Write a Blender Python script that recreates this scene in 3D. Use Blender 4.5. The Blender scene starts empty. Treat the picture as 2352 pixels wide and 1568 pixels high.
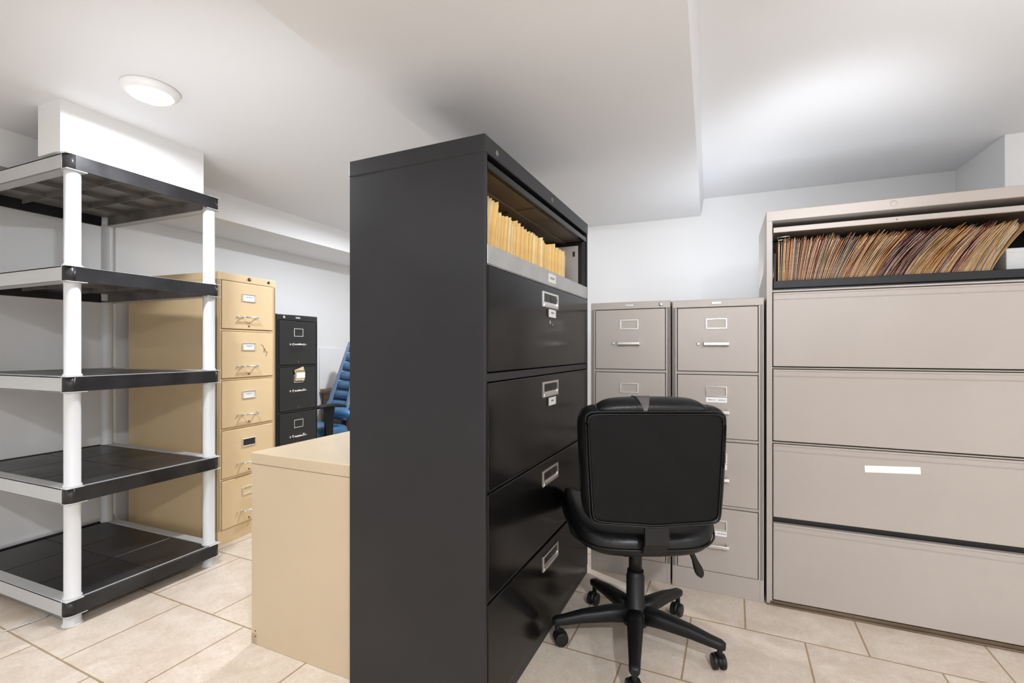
import bpy, bmesh, math, random
from mathutils import Vector, Matrix
R = math.radians
rnd = random.Random(7)
scn = bpy.context.scene
COL = scn.collection

# ------------------------------------------------------------------ camera, world, exposure
CAM_Z = 1.09
cd = bpy.data.cameras.new('camera'); cam = bpy.data.objects.new('camera', cd); COL.objects.link(cam)
cam.location = (0, 0, CAM_Z); cam.rotation_euler = (R(90), 0, R(22.5))
cd.sensor_width = 36.0; cd.lens = 1092 / 2352 * 36.0; cd.shift_y = 0.0077; cd.clip_start = 0.02
scn.camera = cam
scn.view_settings.view_transform = 'Standard'; scn.view_settings.look = 'None'
scn.view_settings.gamma = 1.0; scn.view_settings.use_curve_mapping = False
scn.view_settings.exposure = 0.9
w = bpy.data.worlds.new('world'); scn.world = w; w.use_nodes = True
w.node_tree.nodes['Background'].inputs[0].default_value = (1, 1, 1, 1)
w.node_tree.nodes['Background'].inputs[1].default_value = 0.3

CEIL = 2.07
def lamp(name, kind, loc, energy, size=0.15, color=(0.942, 0.985, 1.055), target=None, **kw):
    ld = bpy.data.lights.new(name, kind); o = bpy.data.objects.new(name, ld); COL.objects.link(o)
    o.location = loc; ld.energy = energy; ld.color = color
    if kind == 'AREA': ld.shape = 'DISK'; ld.size = size
    else: ld.shadow_soft_size = size
    for k, v in kw.items(): setattr(ld, k, v)
    if target is not None:
        o.rotation_euler = (Vector(target) - Vector(loc)).to_track_quat('-Z', 'Y').to_euler()
    return o
# unseen flash bounced off the right-hand ceiling, then spots added as fill light
lamp('flash_and_fill', 'SPOT', (0.36, 1.50, 1.18), 20, 0.14, target=(0.46, 2.50, 2.07), spot_size=R(56), spot_blend=1.0)
lamp('flash_and_fill', 'SPOT', (0.55, 1.25, 1.25), 6, 0.15, target=(0.80, 2.2, 2.07), spot_size=R(115), spot_blend=1.0)  # added wide fill for the ceiling near the back wall
lamp('flash_and_fill', 'SPOT', (-0.10, 0.25, 1.75), 44, 0.30, target=(-0.20, 3.3, 1.42), spot_size=R(46), spot_blend=1.0)  # added unseen spot, shines directly on back wall and cabinets as fill
lamp('flash_and_fill', 'SPOT', (-0.30, -0.90, 0.9), 105, 0.15, target=(-0.35, -1.6, 2.07), spot_size=R(110), spot_blend=1.0)  # added fill, bounced off the ceiling behind the camera
lamp('flash_and_fill', 'SPOT', (-1.60, 0.55, 0.9), 15, 0.15, target=(-1.65, 1.55, 2.07), spot_size=R(76), spot_blend=1.0)  # added fill to lift the left-hand ceiling
# added unseen lamp for flash light thrown back up by the flat cabinet tops against the back wall
lamp('flash_and_fill', 'AREA', (0.10, 2.74, 1.40), 1.15, 0.60, target=(0.10, 2.84, 2.07))
DISKS_AND_FILL = [(-1.941, 1.133, 9.5), (-1.94, -0.9, 5), (-1.94, 2.95, 17), (0.95, -0.55, 35), (1.9, 0.9, 8), (0.95, -2.0, 12)]  # only the first has a fixture; the rest are unseen, mostly added as fill
for i, (x, y, e) in enumerate(DISKS_AND_FILL):
    lamp('disk_and_fill_lamp', 'AREA', (x, y, CEIL - 0.042), e, 0.13)
    if i: lamp('ceiling_fill', 'POINT', (x, y, CEIL - 0.075), e * 0.07, 0.05)   # added points without a fixture, brightening the ceiling around them

# ------------------------------------------------------------------ helpers
def tag(o, label=None, cat=None, group=None, kind=None):
    if label: o['label'] = label
    if cat: o['category'] = cat
    if group: o['group'] = group
    if kind: o['kind'] = kind
    return o
def thing(name, loc, rz, label, cat, group=None):
    o = bpy.data.objects.new(name, None); COL.objects.link(o); o.empty_display_size = 0.1
    o.location = loc; o.rotation_euler = (0, 0, R(rz))
    return tag(o, label, cat, group)

def mat(name, rgb, rough=0.5, metal=0.0, var=0.06, nscale=6.0, bump=0.0, bscale=60.0, spec=0.5, coat=0.0, emit=None, rvar=0.0, stretch=None):
    m = bpy.data.materials.new(name); m.use_nodes = True
    nt = m.node_tree; n = nt.nodes; l = nt.links; b = n['Principled BSDF']
    tc = n.new('ShaderNodeTexCoord'); mp = n.new('ShaderNodeMapping'); l.new(tc.outputs['Object'], mp.inputs[0])
    if stretch: mp.inputs['Scale'].default_value = stretch
    no = n.new('ShaderNodeTexNoise'); no.inputs['Scale'].default_value = nscale; no.inputs['Detail'].default_value = 5
    l.new(mp.outputs[0], no.inputs['Vector'])
    r = n.new('ShaderNodeValToRGB'); e = r.color_ramp.elements
    e[0].position = 0.3; e[1].position = 0.7
    e[0].color = (*[max(0, c * (1 - var)) for c in rgb], 1); e[1].color = (*[min(1, c * (1 + var)) for c in rgb], 1)
    l.new(no.outputs['Fac'], r.inputs[0]); l.new(r.outputs[0], b.inputs['Base Color'])
    b.inputs['Roughness'].default_value = rough; b.inputs['Metallic'].default_value = metal
    b.inputs['Specular IOR Level'].default_value = spec; b.inputs['Coat Weight'].default_value = coat
    if rvar:
        mr = n.new('ShaderNodeMapRange'); mr.inputs[3].default_value = rough - rvar; mr.inputs[4].default_value = rough + rvar
        l.new(no.outputs['Fac'], mr.inputs[0]); l.new(mr.outputs[0], b.inputs['Roughness'])
    if bump:
        n2 = n.new('ShaderNodeTexNoise'); n2.inputs['Scale'].default_value = bscale; n2.inputs['Detail'].default_value = 3
        l.new(tc.outputs['Object'], n2.inputs['Vector'])
        bp = n.new('ShaderNodeBump'); bp.inputs['Strength'].default_value = bump; bp.inputs['Distance'].default_value = 0.004
        l.new(n2.outputs['Fac'], bp.inputs['Height']); l.new(bp.outputs[0], b.inputs['Normal'])
    if emit:
        b.inputs['Emission Color'].default_value = (*emit[0], 1); b.inputs['Emission Strength'].default_value = emit[1]
    return m

M = {}
M['wall'] = mat('white_wall_paint', (0.87, 0.87, 0.865), 0.6, var=0.008, nscale=2, bump=0.05, bscale=220)
M['ceiling'] = mat('white_ceiling_paint', (0.82, 0.832, 0.85), 0.7, var=0.008, nscale=2, bump=0.04, bscale=220)
M['base'] = mat('white_trim_paint', (0.82, 0.82, 0.81), 0.35, var=0.01)
M['black_metal'] = mat('black_enamel', (0.006, 0.0055, 0.005), 0.18, spec=0.24, var=0.25, nscale=3, bump=0.02, bscale=300, rvar=0.06)
M['black_side'] = mat('black_enamel_side', (0.015, 0.0145, 0.016), 0.40, spec=0.4, var=0.18, nscale=4, bump=0.03, bscale=300, rvar=0.05)
M['black_dark'] = mat('dark_steel', (0.018, 0.017, 0.016), 0.45, var=0.3)
M['black_old'] = mat('worn_black_enamel', (0.011, 0.011, 0.010), 0.30, var=0.15, nscale=4, rvar=0.03)
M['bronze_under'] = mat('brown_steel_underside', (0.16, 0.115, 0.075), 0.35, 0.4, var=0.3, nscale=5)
M['greige'] = mat('greige_enamel', (0.41, 0.36, 0.32), 0.42, var=0.03, nscale=3, bump=0.02, bscale=350)
M['greige_side'] = mat('greige_enamel_side', (0.52, 0.47, 0.42), 0.30, var=0.03, nscale=3)
M['tan'] = mat('tan_enamel', (0.75, 0.56, 0.32), 0.40, var=0.035, nscale=3, bump=0.02, bscale=350)
M['tan2'] = mat('pale_tan_enamel', (0.56, 0.445, 0.30), 0.42, var=0.03, nscale=3, bump=0.02, bscale=350)
M['chrome'] = mat('satin_aluminium', (0.78, 0.76, 0.72), 0.25, 0.9, var=0.05)
M['steel_lip'] = mat('galvanised_strip', (0.50, 0.50, 0.49), 0.4, 0.5, var=0.1, nscale=12)
M['paper'] = mat('white_paper', (0.80, 0.78, 0.74), 0.8, var=0.05, nscale=20)
M['card'] = mat('yellowed_card', (0.62, 0.48, 0.27), 0.8, var=0.15, nscale=30)
M['ink'] = mat('grey_ink', (0.20, 0.18, 0.19), 0.8)
M['tape'] = mat('white_tape', (0.84, 0.83, 0.82), 0.5, var=0.02)
M['grey_plastic'] = mat('pale_grey_plastic', (0.52, 0.52, 0.51), 0.45, var=0.03, nscale=5, bump=0.02, bscale=200)
M['post_plastic'] = mat('white_post_plastic', (0.66, 0.66, 0.66), 0.38, var=0.02, nscale=5)
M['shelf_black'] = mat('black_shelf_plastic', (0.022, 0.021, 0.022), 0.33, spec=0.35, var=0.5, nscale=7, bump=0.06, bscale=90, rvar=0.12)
M['shelf_under_lit'] = mat('black_shelf_lit_underside', (0.17, 0.155, 0.14), 0.35, var=0.3, nscale=8, rvar=0.08)  # black plastic lightened: brightness of the lit ribs put into the colour
M['leather'] = mat('black_bonded_leather', (0.006, 0.006, 0.006), 0.36, spec=0.3, var=0.25, nscale=12, bump=0.22, bscale=55, rvar=0.07)
M['vinyl_back'] = mat('black_matte_vinyl', (0.005, 0.0047, 0.0045), 0.6, spec=0.12, var=0.15, nscale=15, bump=0.12, bscale=400)
M['worn'] = mat('worn_leather_patch', (0.10, 0.085, 0.08), 0.6, var=0.3, nscale=30)
M['nylon'] = mat('black_nylon', (0.007, 0.007, 0.007), 0.45, spec=0.3, var=0.15, nscale=10, bump=0.04, bscale=300)
M['blue'] = mat('blue_leather', (0.055, 0.17, 0.33), 0.36, var=0.2, nscale=10, bump=0.1, bscale=60)
M['blue_pale'] = mat('pale_blue_piping', (0.20, 0.28, 0.40), 0.45, var=0.1)
M['wood'] = mat('brown_wood', (0.20, 0.115, 0.07), 0.45, var=0.35, nscale=5, stretch=(1, 1, 9))
M['lens'] = mat('lit_lens', (1, 1, 1), 0.4, var=0.0, emit=((1, 0.985, 0.96), 6.0))
M['trimwhite'] = mat('white_fixture_trim', (0.85, 0.85, 0.84), 0.4, var=0.0)

# floor: square tiles laid in a running bond, grout between
def floor_mat():
    m = bpy.data.materials.new('beige_floor_tiles'); m.use_nodes = True
    nt = m.node_tree; n = nt.nodes; l = nt.links; b = n['Principled BSDF']
    tc = n.new('ShaderNodeTexCoord'); mp = n.new('ShaderNodeMapping')
    # tile frame is turned 2.5 degrees clockwise from the room; brick rows run along its x
    mp.vector_type = 'POINT'
    mp.inputs['Rotation'].default_value = (0, 0, R(TILE_ROT)); mp.inputs['Location'].default_value = (TILE_OX, TILE_OY, 0)
    l.new(tc.outputs['Object'], mp.inputs[0])
    br = n.new('ShaderNodeTexBrick'); br.offset = 0.5; br.offset_frequency = 2; br.squash = 1
    br.inputs['Scale'].default_value = 1.0; br.inputs['Brick Width'].default_value = 0.397; br.inputs['Row Height'].default_value = 0.407
    br.inputs['Mortar Size'].default_value = 0.0035; br.inputs['Mortar Smooth'].default_value = 0.15; br.inputs['Bias'].default_value = 0
    l.new(mp.outputs[0], br.inputs['Vector'])
    br.inputs['Color1'].default_value = (0.75, 0.66, 0.565, 1); br.inputs['Color2'].default_value = (0.70, 0.61, 0.52, 1)
    br.inputs['Mortar'].default_value = (0.40, 0.29, 0.18, 1)
    n1 = n.new('ShaderNodeTexNoise'); n1.inputs['Scale'].default_value = 7; n1.inputs['Detail'].default_value = 8; n1.inputs['Distortion'].default_value = 1.6
    l.new(tc.outputs['Object'], n1.inputs['Vector'])
    r1 = n.new('ShaderNodeValToRGB'); r1.color_ramp.elements[0].position = 0.35; r1.color_ramp.elements[1].position = 0.68
    r1.color_ramp.elements[0].color = (0.88, 0.84, 0.79, 1); r1.color_ramp.elements[1].color = (1.0, 1.0, 1.0, 1)
    l.new(n1.outputs['Fac'], r1.inputs[0])
    n2 = n.new('ShaderNodeTexNoise'); n2.inputs['Scale'].default_value = 38; n2.inputs['Detail'].default_value = 6; n2.inputs['Distortion'].default_value = 2.5
    l.new(tc.outputs['Object'], n2.inputs['Vector'])
    r2 = n.new('ShaderNodeValToRGB'); r2.color_ramp.elements[0].position = 0.42; r2.color_ramp.elements[1].position = 0.62
    r2.color_ramp.elements[0].color = (0.92, 0.9, 0.87, 1); r2.color_ramp.elements[1].color = (1.0, 1.0, 1.0, 1)
    l.new(n2.outputs['Fac'], r2.inputs[0])
    mx = n.new('ShaderNodeMixRGB'); mx.blend_type = 'MULTIPLY'; mx.inputs[0].default_value = 1
    l.new(br.outputs['Color'], mx.inputs[1]); l.new(r1.outputs[0], mx.inputs[2])
    mx2 = n.new('ShaderNodeMixRGB'); mx2.blend_type = 'MULTIPLY'; mx2.inputs[0].default_value = 1
    l.new(mx.outputs[0], mx2.inputs[1]); l.new(r2.outputs[0], mx2.inputs[2])
    l.new(mx2.outputs[0], b.inputs['Base Color'])
    b.inputs['Roughness'].default_value = 0.38
    bp = n.new('ShaderNodeBump'); bp.inputs['Strength'].default_value = 0.4; bp.inputs['Distance'].default_value = 0.003; bp.invert = True
    l.new(br.outputs['Fac'], bp.inputs['Height']); l.new(bp.outputs[0], b.inputs['Normal'])
    return m
TILE_ROT = 2.5; TILE_OX = 0.0; TILE_OY = 0.0
# row edges at y' = 0.84 + 0.407 k ; joints of the row that starts at y' = 1.66 at x' = -0.157 + 0.397 k
TILE_OY = -(0.843) + 0.407 * 10           # y'=0.843 becomes an even row edge
TILE_OX = 0.157 + 0.397 * 20 + 0.1985

def link(name, me, m, parent=None, smooth=False, loc=None):
    o = bpy.data.objects.new(name, me); COL.objects.link(o)
    if m is not None and len(me.materials) == 0: me.materials.append(m)
    if parent: o.parent = parent
    if loc: o.location = loc
    return o
class MB:
    """collects shapes into ONE mesh"""
    def __init__(s): s.bm = bmesh.new(); s.mi = 0
    def _take(s, b, mi=None):
        if mi is not None:
            for f in b.faces: f.material_index = mi
        me = bpy.data.meshes.new('t'); b.to_mesh(me); b.free(); s.bm.from_mesh(me); bpy.data.meshes.remove(me); return s
    def box(s, x0, x1, y0, y1, z0, z1, bev=0.0, seg=2, mtx=None, mi=None, smooth=False):
        b = bmesh.new(); bmesh.ops.create_cube(b, size=1)
        for v in b.verts:
            v.co = Vector(((x0 + x1) / 2 + v.co.x * (x1 - x0), (y0 + y1) / 2 + v.co.y * (y1 - y0), (z0 + z1) / 2 + v.co.z * (z1 - z0)))
        if bev: bmesh.ops.bevel(b, geom=list(b.edges), offset=bev, segments=seg, profile=0.5, affect='EDGES')
        if mtx: bmesh.ops.transform(b, matrix=mtx, verts=b.verts)
        if smooth:
            for f in b.faces: f.smooth = True
        return s._take(b, mi)
    def cyl(s, p, r, h, axis='z', n=24, r2=None, bev=0.0, mi=None, smooth=True):
        b = bmesh.new(); bmesh.ops.create_cone(b, cap_ends=True, segments=n, radius1=r, radius2=r if r2 is None else r2, depth=h)
        if smooth:
            for f in b.faces:
                if len(f.verts) == 4: f.smooth = True
        if bev:
            es = [e for e in b.edges if any(len(f.verts) > 4 for f in e.link_faces)]
            bmesh.ops.bevel(b, geom=es, offset=bev, segments=2, profile=0.5, affect='EDGES')
        if axis == 'x': bmesh.ops.rotate(b, matrix=Matrix.Rotation(R(90), 3, 'Y'), verts=b.verts)
        if axis == 'y': bmesh.ops.rotate(b, matrix=Matrix.Rotation(R(-90), 3, 'X'), verts=b.verts)
        bmesh.ops.translate(b, vec=Vector(p), verts=b.verts)
        return s._take(b, mi)
    def loft(s, secs, closed=True, cap=True, smooth=True, mi=None):
        b = bmesh.new(); rows = [[b.verts.new(p) for p in sec] for sec in secs]
        n = len(rows[0])
        for a, c in zip(rows, rows[1:]):
            for i in range(n if closed else n - 1):
                j = (i + 1) % n
                f = b.faces.new((a[i], a[j], c[j], c[i])); f.smooth = smooth
        if cap and closed:
            b.faces.new(list(reversed(rows[0]))); b.faces.new(rows[-1])
        bmesh.ops.recalc_face_normals(b, faces=b.faces)
        return s._take(b, mi)
    def lathe(s, prof, n=32, c=(0, 0, 0), mi=None, cap=True):
        secs = [[(c[0] + r * math.cos(2 * math.pi * i / n), c[1] + r * math.sin(2 * math.pi * i / n), c[2] + z) for i in range(n)] for r, z in prof]
        return s.loft(secs, cap=cap, mi=mi)
    def tube(s, pts, r, n=10, mi=None, rs=None):
        pts = [Vector(p) for p in pts]; secs = []
        up = Vector((0, 0, 1))
        for i, p in enumerate(pts):
            d = (pts[min(i + 1, len(pts) - 1)] - pts[max(i - 1, 0)]).normalized()
            u = d.cross(up)
            if u.length < 1e-3: u = d.cross(Vector((1, 0, 0)))
            u.normalize(); v = u.cross(d).normalized(); rr = rs[i] if rs else r
            secs.append([p + (u * math.cos(2 * math.pi * k / n) + v * math.sin(2 * math.pi * k / n)) * rr for k in range(n)])
        return s.loft(secs, mi=mi)
    def prism(s, poly, z0, z1, bev=0, mi=None):
        b = bmesh.new(); vs = [b.verts.new((x, y, z0)) for x, y in poly]; f = b.faces.new(vs)
        r = bmesh.ops.extrude_face_region(b, geom=[f]); bmesh.ops.translate(b, vec=(0, 0, z1 - z0), verts=[v for v in r['geom'] if isinstance(v, bmesh.types.BMVert)])
        bmesh.ops.recalc_face_normals(b, faces=b.faces)
        if bev: bmesh.ops.bevel(b, geom=list(b.edges), offset=bev, segments=2, profile=0.5, affect='EDGES')
        return s._take(b, mi)
    def build(s, name, m, parent=None, loc=None, sub=0, mats=None):
        me = bpy.data.meshes.new(name); s.bm.to_mesh(me); s.bm.free()
        if mats:
            for q in mats: me.materials.append(q)
        o = link(name, me, m, parent, loc=loc)
        if sub:
            md = o.modifiers.new('sub', 'SUBSURF'); md.levels = sub; md.render_levels = sub
        return o
def struct(mb, name, m, **k): return tag(mb.build(name, m, **k), kind='structure')

# ------------------------------------------------------------------ the room
XL, XR, YF, YB, YBL = -3.33, 2.7, -2.7, 3.34, 4.6
struct(MB().box(XL - .1, XR + .1, YF - .1, YBL + .1, -.06, 0), 'floor', floor_mat())
struct(MB().box(XL - .1, XR + .1, YF - .1, YBL + .1, CEIL, CEIL + .08), 'ceiling', M['ceiling'])
wl = MB().box(XL - .1, XL, YF, YBL, 0, CEIL)
wl.box(XL, XL + .028, 1.733, YBL, 0, CEIL)       # the slightly proud stretch of wall behind the tan cabinet
struct(wl, 'wall_left', M['wall'])
struct(MB().box(-1.05, XR, YB, YB + .1, 0, CEIL), 'wall_back', M['wall'])
struct(MB().box(XL, -1.05, YBL, YBL + .1, 0, CEIL), 'wall_far', M['wall'])
struct(MB().box(-1.05, -.95, YB, YBL + .1, 0, CEIL), 'wall_return', M['wall'])
struct(MB().box(XR, XR + .1, YF, YB, 0, CEIL), 'wall_right', M['wall'])
struct(MB().box(XL, XR, YF - .1, YF, 0, CEIL), 'wall_front', M['wall'])
struct(MB().box(1.25, XR, 2.87, YB, 0, CEIL), 'wall_column', M['wall'])
struct(MB().loft([[(-1.05, y, 1.96), (-.049, y, 1.96), (-.031, y, CEIL), (-1.05, y, CEIL)] for y in (YF, YB)], smooth=False), 'trim_1', M['ceiling'])
struct(MB().prism([(XL, YF), (-2.92, YF), (-2.90, 1.2), (-2.81, 1.9), (-2.77, YBL), (XL, YBL)], 1.903, CEIL), 'trim_2', M['wall'])
struct(MB().box(-2.50, -2.34, 1.04, 1.61, 1.868, CEIL), 'trim_3', M['wall'])
def baseboard(name, x0, x1, y0, y1):
    struct(MB().box(x0, x1, y0, y1, 0, .095, .003), name, M['base'])
baseboard('baseboard_left', XL + .0, XL + .014, YF, 1.731)
baseboard('baseboard_left', XL + .028, XL + .042, 1.733, YBL)
baseboard('baseboard_back', -.94, 1.24, YB - .014, YB)
# ------------------------------------------------------------------ ceiling lights
def disk_light(x, y, label):
    t = thing('ceiling_light', (x, y, CEIL), 0, label, 'ceiling light', 'round flush ceiling lights')
    MB().lathe([(.093, -.0005), (.094, -.006), (.090, -.014), (.078, -.024), (.069, -.028), (.067, -.026)], 48).build('trim_ring', M['trimwhite'], t)
    MB().lathe([(.066, -.020), (.064, -.032), (.050, -.0375), (.028, -.0395), (.004, -.040)], 48).build('lens', M['lens'], t)
disk_light(DISKS_AND_FILL[0][0], DISKS_AND_FILL[0][1], 'round flush white ceiling light, lit, above the plastic shelving at left')

# ------------------------------------------------------------------ file cabinets
def frame_mb(cx, cz, wd, ht, t, y0=-.008, y1=.0, mb=None):
    mb = mb or MB()
    mb.box(cx - wd / 2, cx + wd / 2, y0, y1, cz + ht / 2 - t, cz + ht / 2, .0006, 1)
    mb.box(cx - wd / 2, cx + wd / 2, y0, y1, cz - ht / 2, cz - ht / 2 + t, .0006, 1)
    mb.box(cx - wd / 2, cx - wd / 2 + t, y0, y1, cz - ht / 2 + t, cz + ht / 2 - t, .0006, 1)
    mb.box(cx + wd / 2 - t, cx + wd / 2, y0, y1, cz - ht / 2 + t, cz + ht / 2 - t, .0006, 1)
    return mb
def ink_marks(par, cx, y, cz, wd, ht, seed):
    q = random.Random(seed); mb = MB(); x = cx - wd / 2
    while x < cx + wd / 2:
        s = q.uniform(.0018, .0045)
        if q.random() < .82: mb.box(x, x + s * .7, y - .0003, y, cz - ht / 2 * q.uniform(.5, 1), cz + ht / 2 * q.uniform(.5, 1))
        x += s
    mb.build('faint_writing', M['ink'], par)

def shell(W, D, H, cap, plinth, st, zs, m, t, rails=True, top_over=0.0):
    """cabinet carcass: sides, back, top, plinth, front stiles and rails between the drawers"""
    mb = MB()
    mb.box(0, .016, .0, D, plinth * 0, H - cap, .0012, 1); mb.box(W - .016, W, .0, D, 0, H - cap, .0012, 1)
    mb.box(.016, W - .016, D - .012, D, 0.01, H - cap)
    mb.box(-top_over, W + top_over, -top_over, D, H - cap, H, .003, 2)
    mb.box(.0, st, 0, .02, plinth, H - cap, .001, 1); mb.box(W - st, W, 0, .02, plinth, H - cap, .001, 1)
    mb.box(.001, W - .001, .001, .03, 0.0, plinth, .001, 1)
    for z in zs: mb.box(st, W - st, .003, .025, z - .006, z + .006, .001, 1)
    return mb.build('body', m, t)

def vertical_file(name, loc, rz, W, D, H, n, m, label, group, plinth, cap=.034, st=.021, style='bar', holder=None, cards=None, stickers=None, lock=True, badge=True, locks=1, latch=True):
    t = thing(name, loc, rz, label, 'filing cabinet', group)
    top = H - cap; zz = [plinth + (top - plinth) * i / n for i in range(n + 1)]
    shell(W, D, H, cap, plinth, st, zz[1:-1], m, t)
    MB().box(st * .9, W - st * .9, .032, .036, plinth, top).build('gap_shade_panel', M['black_dark'], t)  # dark sheet added behind the drawers as the shade in their gaps
    for i in range(n):                       # i = 0 is the lowest
        z0 = zz[i] + (.003 if i == 0 else .0085); z1 = zz[i + 1] - (.003 if i == n - 1 else .0085)
        dr = MB().box(st + .003, W - st - .003, -.004, .022, z0, z1, .003, 3).build('drawer', m, t)
        k = n - 1 - i; cx = W / 2; lz = z1 - holder[0]; hz = z1 - holder[1]
        hw, hh = holder[2], holder[3]
        frame_mb(cx, lz, hw, hh, .0045, -.009, -.0035).build('label_holder', M['chrome'], dr)
        if cards and cards[k]:
            MB().box(cx - hw / 2 + .004, cx + hw / 2 - .004, -.0055, -.004, lz - hh / 2 + .004, lz + hh / 2 - .004).build('label_card', M[cards[k]], dr)
            if cards[k] != 'black_dark': ink_marks(dr, cx, -.0056, lz + .004, hw * .5, .005, k + 5)
        if stickers and stickers[k]:
            sw, sx = stickers[k]
            s = MB().box(cx + sx - sw / 2, cx + sx + sw / 2, -.0052, -.004, lz - hh / 2 - .026, lz - hh / 2 - .004).build('sticker', M['tape'], dr)
            ink_marks(s, cx + sx - sw * .22, -.0054, lz - hh / 2 - .015, sw * .38, .0055, k + 31)
            if sw > .08: ink_marks(s, cx + sx + sw * .26, -.0054, lz - hh / 2 - .015, sw * .36, .0055, k + 41)
        h = MB(); L = .052
        if style == 'bar':
            h.box(cx - L, cx + L, -.034, -.026, hz - .007, hz + .007, .0025, 2)
            h.box(cx - L, cx - L + .012, -.030, -.003, hz - .009, hz + .009, .002, 1)
            h.box(cx + L - .012, cx + L, -.030, -.003, hz - .009, hz + .009, .002, 1)
        else:
            h.tube([(cx - L * .9, -.003, hz), (cx - L * .9, -.022, hz), (cx - L * .82, -.030, hz), (cx + L * .82, -.030, hz), (cx + L * .9, -.022, hz), (cx + L * .9, -.003, hz)], .0052, 10)
            h.cyl((cx - L * .9, -.006, hz), .0085, .006, 'y', 14); h.cyl((cx + L * .9, -.006, hz), .0085, .006, 'y', 14)
        h.build('handle', M['chrome'], dr)
        if latch:
            MB().box(cx - L - .028, cx - L - .017, -.012, -.003, hz - .006, hz + .006, .002, 2).build('latch', M['chrome'], dr)
        if style == 'tube':
            MB().cyl((cx, -.005, z0 + .018), .005, .003, 'y', 12).build('bolt', M['bronze_under'], dr)
    if lock:
        MB().lathe([(.0085, 0), (.0085, .004), (.006, .006), (.002, .006)], 18).build('lock', M['chrome'], t)
        lk = t.children[-1]; lk.rotation_euler = (R(90), 0, 0); lk.location = (W - .043, -.001, H - cap / 2)
        MB().box(-.001, .001, -.004, .004, .006, .0068).build('keyhole', M['black_dark'], lk)
    if badge: MB().box(W / 2 - .02, W / 2 + .02, -.003, .001, H - cap / 2 - .005, H - cap / 2 + .006, .001, 1).build('badge', M['steel_lip'], t)
    return t

G4 = 'greige four-drawer filing cabinets against the back wall'
vertical_file('filing_cabinet', (-.541, 2.331, 0), -1.8, .376, .69, 1.318, 4, M['greige'],
    'greige four-drawer filing cabinet behind the office chair, right next to the tall black cabinet', G4, .094,
    holder=(.072, .162, .086, .046))
B = vertical_file('filing_cabinet', (-.157, 2.315, 0), -1.8, .376, .69, 1.314, 4, M['greige'],
    'greige four-drawer filing cabinet with white stickers, between its twin and the wide greige cabinet', G4, .094,
    holder=(.072, .162, .086, .046), stickers=[None, (.086, 0), (.086, 0), (.092, -.004)], lock=False)
T5 = vertical_file('filing_cabinet', (-2.507, 1.803, 0), 93, .398, .73, 1.522, 5, M['tan'],
    'tall tan five-drawer filing cabinet with chrome pulls, behind the plastic shelving', None, .078, cap=.042,
    style='tube', holder=(.085, .200, .090, .046), cards=['paper', 'paper', 'paper', 'black_dark', None], lock=False, badge=False)
for x, r in ((.205, .0095), (.345, .008)):
    k = MB().lathe([(r, 0), (r, .004), (r * .6, .006), (.001, .006)], 18).build('lock', M['black_dark'], T5); k.rotation_euler = (R(90), 0, 0); k.location = (x, -.001, 1.503)
    MB().cyl((0, 0, .0065), r * .35, .001, 'z', 10).build('keyhole', M['chrome'], k)
# pen scribble on the tan cabinet's second drawer
dr2 = [c for c in T5.children if c.name.startswith('drawer')][3]
MB().tube([(.285, -.0045, 1.120), (.300, -.0045, 1.112), (.308, -.0045, 1.085), (.306, -.0045, 1.070), (.313, -.0045, 1.098), (.322, -.0045, 1.070), (.332, -.0045, 1.078), (.327, -.0045, 1.062), (.321, -.0045, 1.050)], .0012, 5).build('scribble', M['bronze_under'], dr2)
T4 = vertical_file('filing_cabinet', (-2.530, 2.208, 0), 93, .362, .66, 1.318, 4, M['black_old'],
    'black four-drawer filing cabinet with chrome pulls and a torn card, beside the tall tan one', None, .08, cap=.038,
    style='tube', holder=(.075, .155, .080, .054), lock=False)
kk = MB().cyl((.06, -.003, 1.299), .009, .005, 'y', 14).build('lock', M['chrome'], T4)
d3 = [c for c in T4.children if c.name.startswith('drawer')][2]
cm = MB(); cz = .92
cm.prism([(.146, -.013), (.228, -.013), (.228, -.0115), (.146, -.0115)], cz - .038, cz + .032)
cm.box(.150, .232, -.013, -.0105, cz - .005, cz + .045, mtx=Matrix.Translation((.19, 0, cz)) @ Matrix.Rotation(R(-16), 4, 'Y') @ Matrix.Translation((-.19, 0, -cz)))
cm.build('torn_card', M['card'], d3)
MB().box(.155, .230, -.0155, -.0135, cz - .022, cz + .016).build('label_card', M['paper'], d3)

# ---- lateral cabinets
def recessed_pull(par, cx, zt, wd=.168, ht=.058):
    mb = frame_mb(cx, zt - ht / 2, wd, ht, .008, -.0085, -.003)
    mb.box(cx - wd / 2 + .006, cx + wd / 2 - .006, -.0105, -.005, zt - ht + .002, zt - ht + .014, .002, 2)
    mb.loft([[(cx - wd / 2 + .006, -.0035, zt - .012), (cx + wd / 2 - .006, -.0035, zt - .012), (cx + wd / 2 - .006, -.0055, zt - ht + .012), (cx - wd / 2 + .006, -.0055, zt - ht + .012)],
             [(cx - wd / 2 + .006, -.003, zt - .012), (cx + wd / 2 - .006, -.003, zt - .012), (cx + wd / 2 - .006, -.003, zt - ht + .012), (cx - wd / 2 + .006, -.003, zt - ht + .012)]], smooth=False)
    h = mb.build('handle', M['chrome'], par)
    MB().box(cx + .0, cx + wd / 2 - .012, -.0062, -.0040, zt - .034, zt - .012, .001, 1).build('finger_slot', M['black_dark'], h)
    return h

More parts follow.
